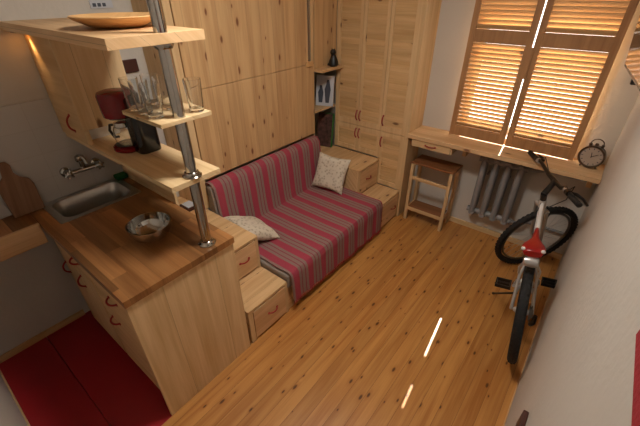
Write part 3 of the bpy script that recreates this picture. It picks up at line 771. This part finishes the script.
    cb.tube([HT+Vector((0, .05, .05)), F(.5, .02, .72), F(.30, .018, .67), F(.20, .012, .575)], .0028, 6)
    cb.build('brake_cables', 'black', t, smooth=True)
    # v-brakes
    bm_ = MB()
    for s in (-1, 1):
        b0 = crown+sd*s*.055+(fh-crown)*.2; bm_.tube([b0, b0+(crown-fh).normalized()*.05+d*.02, b0+(crown-fh).normalized()*.11-sd*s*.03+d*.02], .007, 8)
    bm_.build('front_brake', 'black', t, smooth=True)
    bm_ = MB()
    for s in (-1, 1):
        b0 = F(.08, s*.05, .52); bm_.tube([b0, F(.07, s*.052, .57), F(.08, s*.02, .63)], .007, 8)
    bm_.build('rear_brake', 'paint_silver', t, smooth=True)
    # saddle
    MB().tube([ST, F(.185, 0, .68), F(.125, 0, .728)], .0125, 12).build('seat_post', 'paint_silver', t, smooth=True)
    bm = bmesh.new(); rows = []
    prof = [(.00, .060, -.004), (.012, .074, .004), (.05, .078, .008), (.09, .066, .006), (.13, .040, .004), (.17, .026, .003), (.22, .020, .003), (.262, .017, .0), (.275, .008, -.006)]
    for s, wv, z in prof:
        r = []
        for k in range(9):
            v = -1+2*k/8; r.append(bm.verts.new(F(-.035+s*.95, v*wv*.71, .768+z-.018*abs(v)**3)))
        for k in range(8, -1, -1):
            v = -1+2*k/8; r.append(bm.verts.new(F(-.035+s*.95, v*wv*.64, .768+z-.018-.020*(1-abs(v)**2)*.4-.012)))
        rows.append(r)
    for A, B in zip(rows, rows[1:]):
        for k in range(18): bm.faces.new((A[k], A[(k+1) % 18], B[(k+1) % 18], B[k]))
    bm.faces.new(rows[0][::-1]); bm.faces.new(rows[-1])
    q = MB(); q.bm.free(); q.bm = bm; sa = q.build('saddle', 'paint_red', t, smooth=True)
    for s in (-1, 1):
        MB().lathe([(.004, -.012), (.010, -.007), (.012, 0), (.010, .005), (.004, .009)], F(-.022, s*.046, .764), 14, basis(e, lt)).build('saddle_corner', 'paint_white', sa, smooth=True)
    MB().tube([F(-.02, .02, .735), F(.09, .018, .725), F(.19, .008, .74)], .004, 6).tube([F(-.02, -.02, .735), F(.09, -.018, .725), F(.19, -.008, .74)], .004, 6).build('saddle_rails', 'paint_silver', sa, smooth=True)
    # tail pack under the saddle
    MB().lathe([(.010, -.038), (.027, -.032), (.032, 0), (.027, .032), (.010, .038)], F(-.03, 0, .693), 18, basis(lt, up) @ Matrix.Rotation(PI/2, 3, 'Y')).build('saddle_bag', 'paint_silver', t, smooth=True)
    # rear mudguard
    mg = bmesh.new(); rows = []
    # cranks, pedals, chain
    ca = math.radians(-24); cd = e*math.cos(ca)+up*math.sin(ca)
    MB().lathe([(.078, -.003), (.080, 0), (.078, .003), (.055, .003)], F(.33, -.047, .27), 32, basis(e, up)).build('chainring', 'black', t, smooth=True)
    for s, dv in ((1, -cd), (-1, cd)):
        c0 = BB+lt*s*.055; c1 = c0+dv*.155+lt*s*.012
        MB().tube([BB+lt*s*.03, c0, c0+lt*s*.002], .014, 10).tube([c0, c1], [.013, .010], 10).build('crank', 'paint_silver', t, smooth=True)
        pc_ = c1+lt*s*.06; Mx = Matrix((lt, e, up)).transposed().to_4x4(); Mx.translation = pc_
        p = MB(); p.box(-.045, .045, -.040, -.030, -.011, .011, Mx); p.box(-.045, .045, .030, .040, -.011, .011, Mx); p.box(-.045, -.036, -.03, .03, -.011, .011, Mx); p.box(.036, .045, -.03, .03, -.011, .011, Mx); p.box(-.0355, .0355, -.009, .009, -.008, .008, Mx)
        p.build('pedal', 'black', t, bevel=.002)
    ch = MB().tube([F(.33, -.047, .348), F(.0, -.05, .35)], .0035, 6).tube([F(.33, -.047, .192), F(.04, -.05, .20), F(.0, -.05, .25)], .0035, 6)
    ch.build('chain', 'rim_grey', t)
    MB().lathe([(.045, -.012), (.045, -.008), (.032, .0), (.024, .010)], F(0, -.050, .31), 24, basis(e, up)).build('cassette', 'rim_grey', t, smooth=True)
    MB().tube([F(0, -.075, .30), F(-.005, -.068, .25), F(.03, -.058, .20), F(.045, -.055, .185)], [.011, .014, .014, .010], 10).build('derailleur', 'black', t, smooth=True)
    # kick stand
    k0 = F(.20, .045, .27); foot = Vector((2.195, 2.175, .007)); MB().tube([k0, k0.lerp(foot, .9), foot], [.008, .0065, .010], 8).build('kickstand', 'black', t, smooth=True)
bicycle()

# ------------------------------------------------------------------ things on the right-hand wall
tv = empty('television', (2.43, 1.8, 1.64), 'black-framed flat television on a wall arm, cut by the upper right edge', 'television')
M = Matrix.Translation((2.380, 2.00, 1.638)) @ Matrix.Rotation(math.radians(7), 4, 'Z') @ Matrix.Rotation(math.radians(-6), 4, 'Y')
MB().box(0, .028, -.52, 0, 0, .34, M).build('casing', 'black', tv, bevel=.004)
MB().box(-.0015, -.0002, -.505, -.015, .015, .325, M).build('screen', 'black_gloss', tv)
MB().box(2.495, W-.001, 1.80, 1.98, 1.53, 1.62).box(2.42, 2.50, 1.80, 1.86, 1.60, 1.63).box(2.49, 2.515, 1.80, 1.86, 1.61, 1.80).build('wall_arm', 'black', tv, bevel=.006)
tag(MB().box(2.4595, W-.001, YN+.03, .255, 1.655, 1.71).build('wall_rail', 'red_fabric', bevel=.006), 'deep red covered rail on the right-hand wall, cut by the picture edge', 'rail')
tag(MB().box(2.505, W-.001, .79, .862, .60, .690).build('wall_block', 'dark_brown', bevel=.003), 'small brown wooden block low on the right-hand wall', 'block')
# unseen ceiling lamp, added above the view as fill light for the room
cl = empty('added_fill_lamp', (1.52, 1.02, HC-.09), 'round white ceiling lamp, unseen, added as fill light for the room', 'lamp')
MB().lathe([(.20, -.001), (.20, -.03)], (1.52, 1.02, HC), 40).build('fill_lamp_base', 'white_plastic', cl)
MB().lathe([(.19, -.031), (.185, -.06), (.14, -.085), (.0, -.09)], (1.52, 1.02, HC), 40, cap1=False).build('fill_lamp_shade', 'fill_lamp_glow', cl, smooth=True)

# ------------------------------------------------------------------ light
def lamp(kind, name, loc, energy, col, **k):
    l_ = bpy.data.lights.new(name, kind); l_.energy = energy; l_.color = col
    for a, v in k.items(): setattr(l_, a, v)
    o = bpy.data.objects.new(name, l_); C.objects.link(o); o.location = loc; return o
s = lamp('SUN', 'sun_light', (1.5, 6, 5), 40, (1, .90, .74), angle=math.radians(.35))
s.rotation_euler = Vector((.108, -1, -.9275)).to_track_quat('-Z', 'Y').to_euler()
a = lamp('AREA', 'fill_lamp_light', (1.52, 1.02, HC-.10), 27, (1, .95, .87), shape='DISK', size=.36)  # added fill light below the unseen lamp, brightens the whole room
sp = lamp('SPOT', 'shelf_spot_light', (.075, .480, 1.738), 2.2, (1, .62, .28), spot_size=math.radians(56), spot_blend=.9, shadow_soft_size=.015)
sp.rotation_euler = Vector((.25, .35, -1)).to_track_quat('-Z', 'Y').to_euler()
w = bpy.data.worlds.new('sky'); bpy.context.scene.world = w; w.use_nodes = True
bg = w.node_tree.nodes['Background']; bg.inputs[0].default_value = (1, .93, .80, 1); bg.inputs[1].default_value = 8

# ------------------------------------------------------------------ camera
cam = bpy.data.cameras.new('camera'); co = bpy.data.objects.new('camera', cam); C.objects.link(co)
cam.sensor_width = 36; cam.lens = 19.815; cam.clip_start = .02
R = Matrix(((.782391, -.334800, .525141), (.622780, .424648, -.657130), (-.002993, .841180, .540747)))
co.matrix_world = Matrix.Translation((2.36434, -.09926, 1.93258)) @ R.to_4x4()
sc = bpy.context.scene; sc.camera = co
sc.view_settings.view_transform = 'Standard'; sc.view_settings.look = 'None'; sc.view_settings.gamma = 1
sc.view_settings.use_curve_mapping = False; sc.view_settings.exposure = -.25
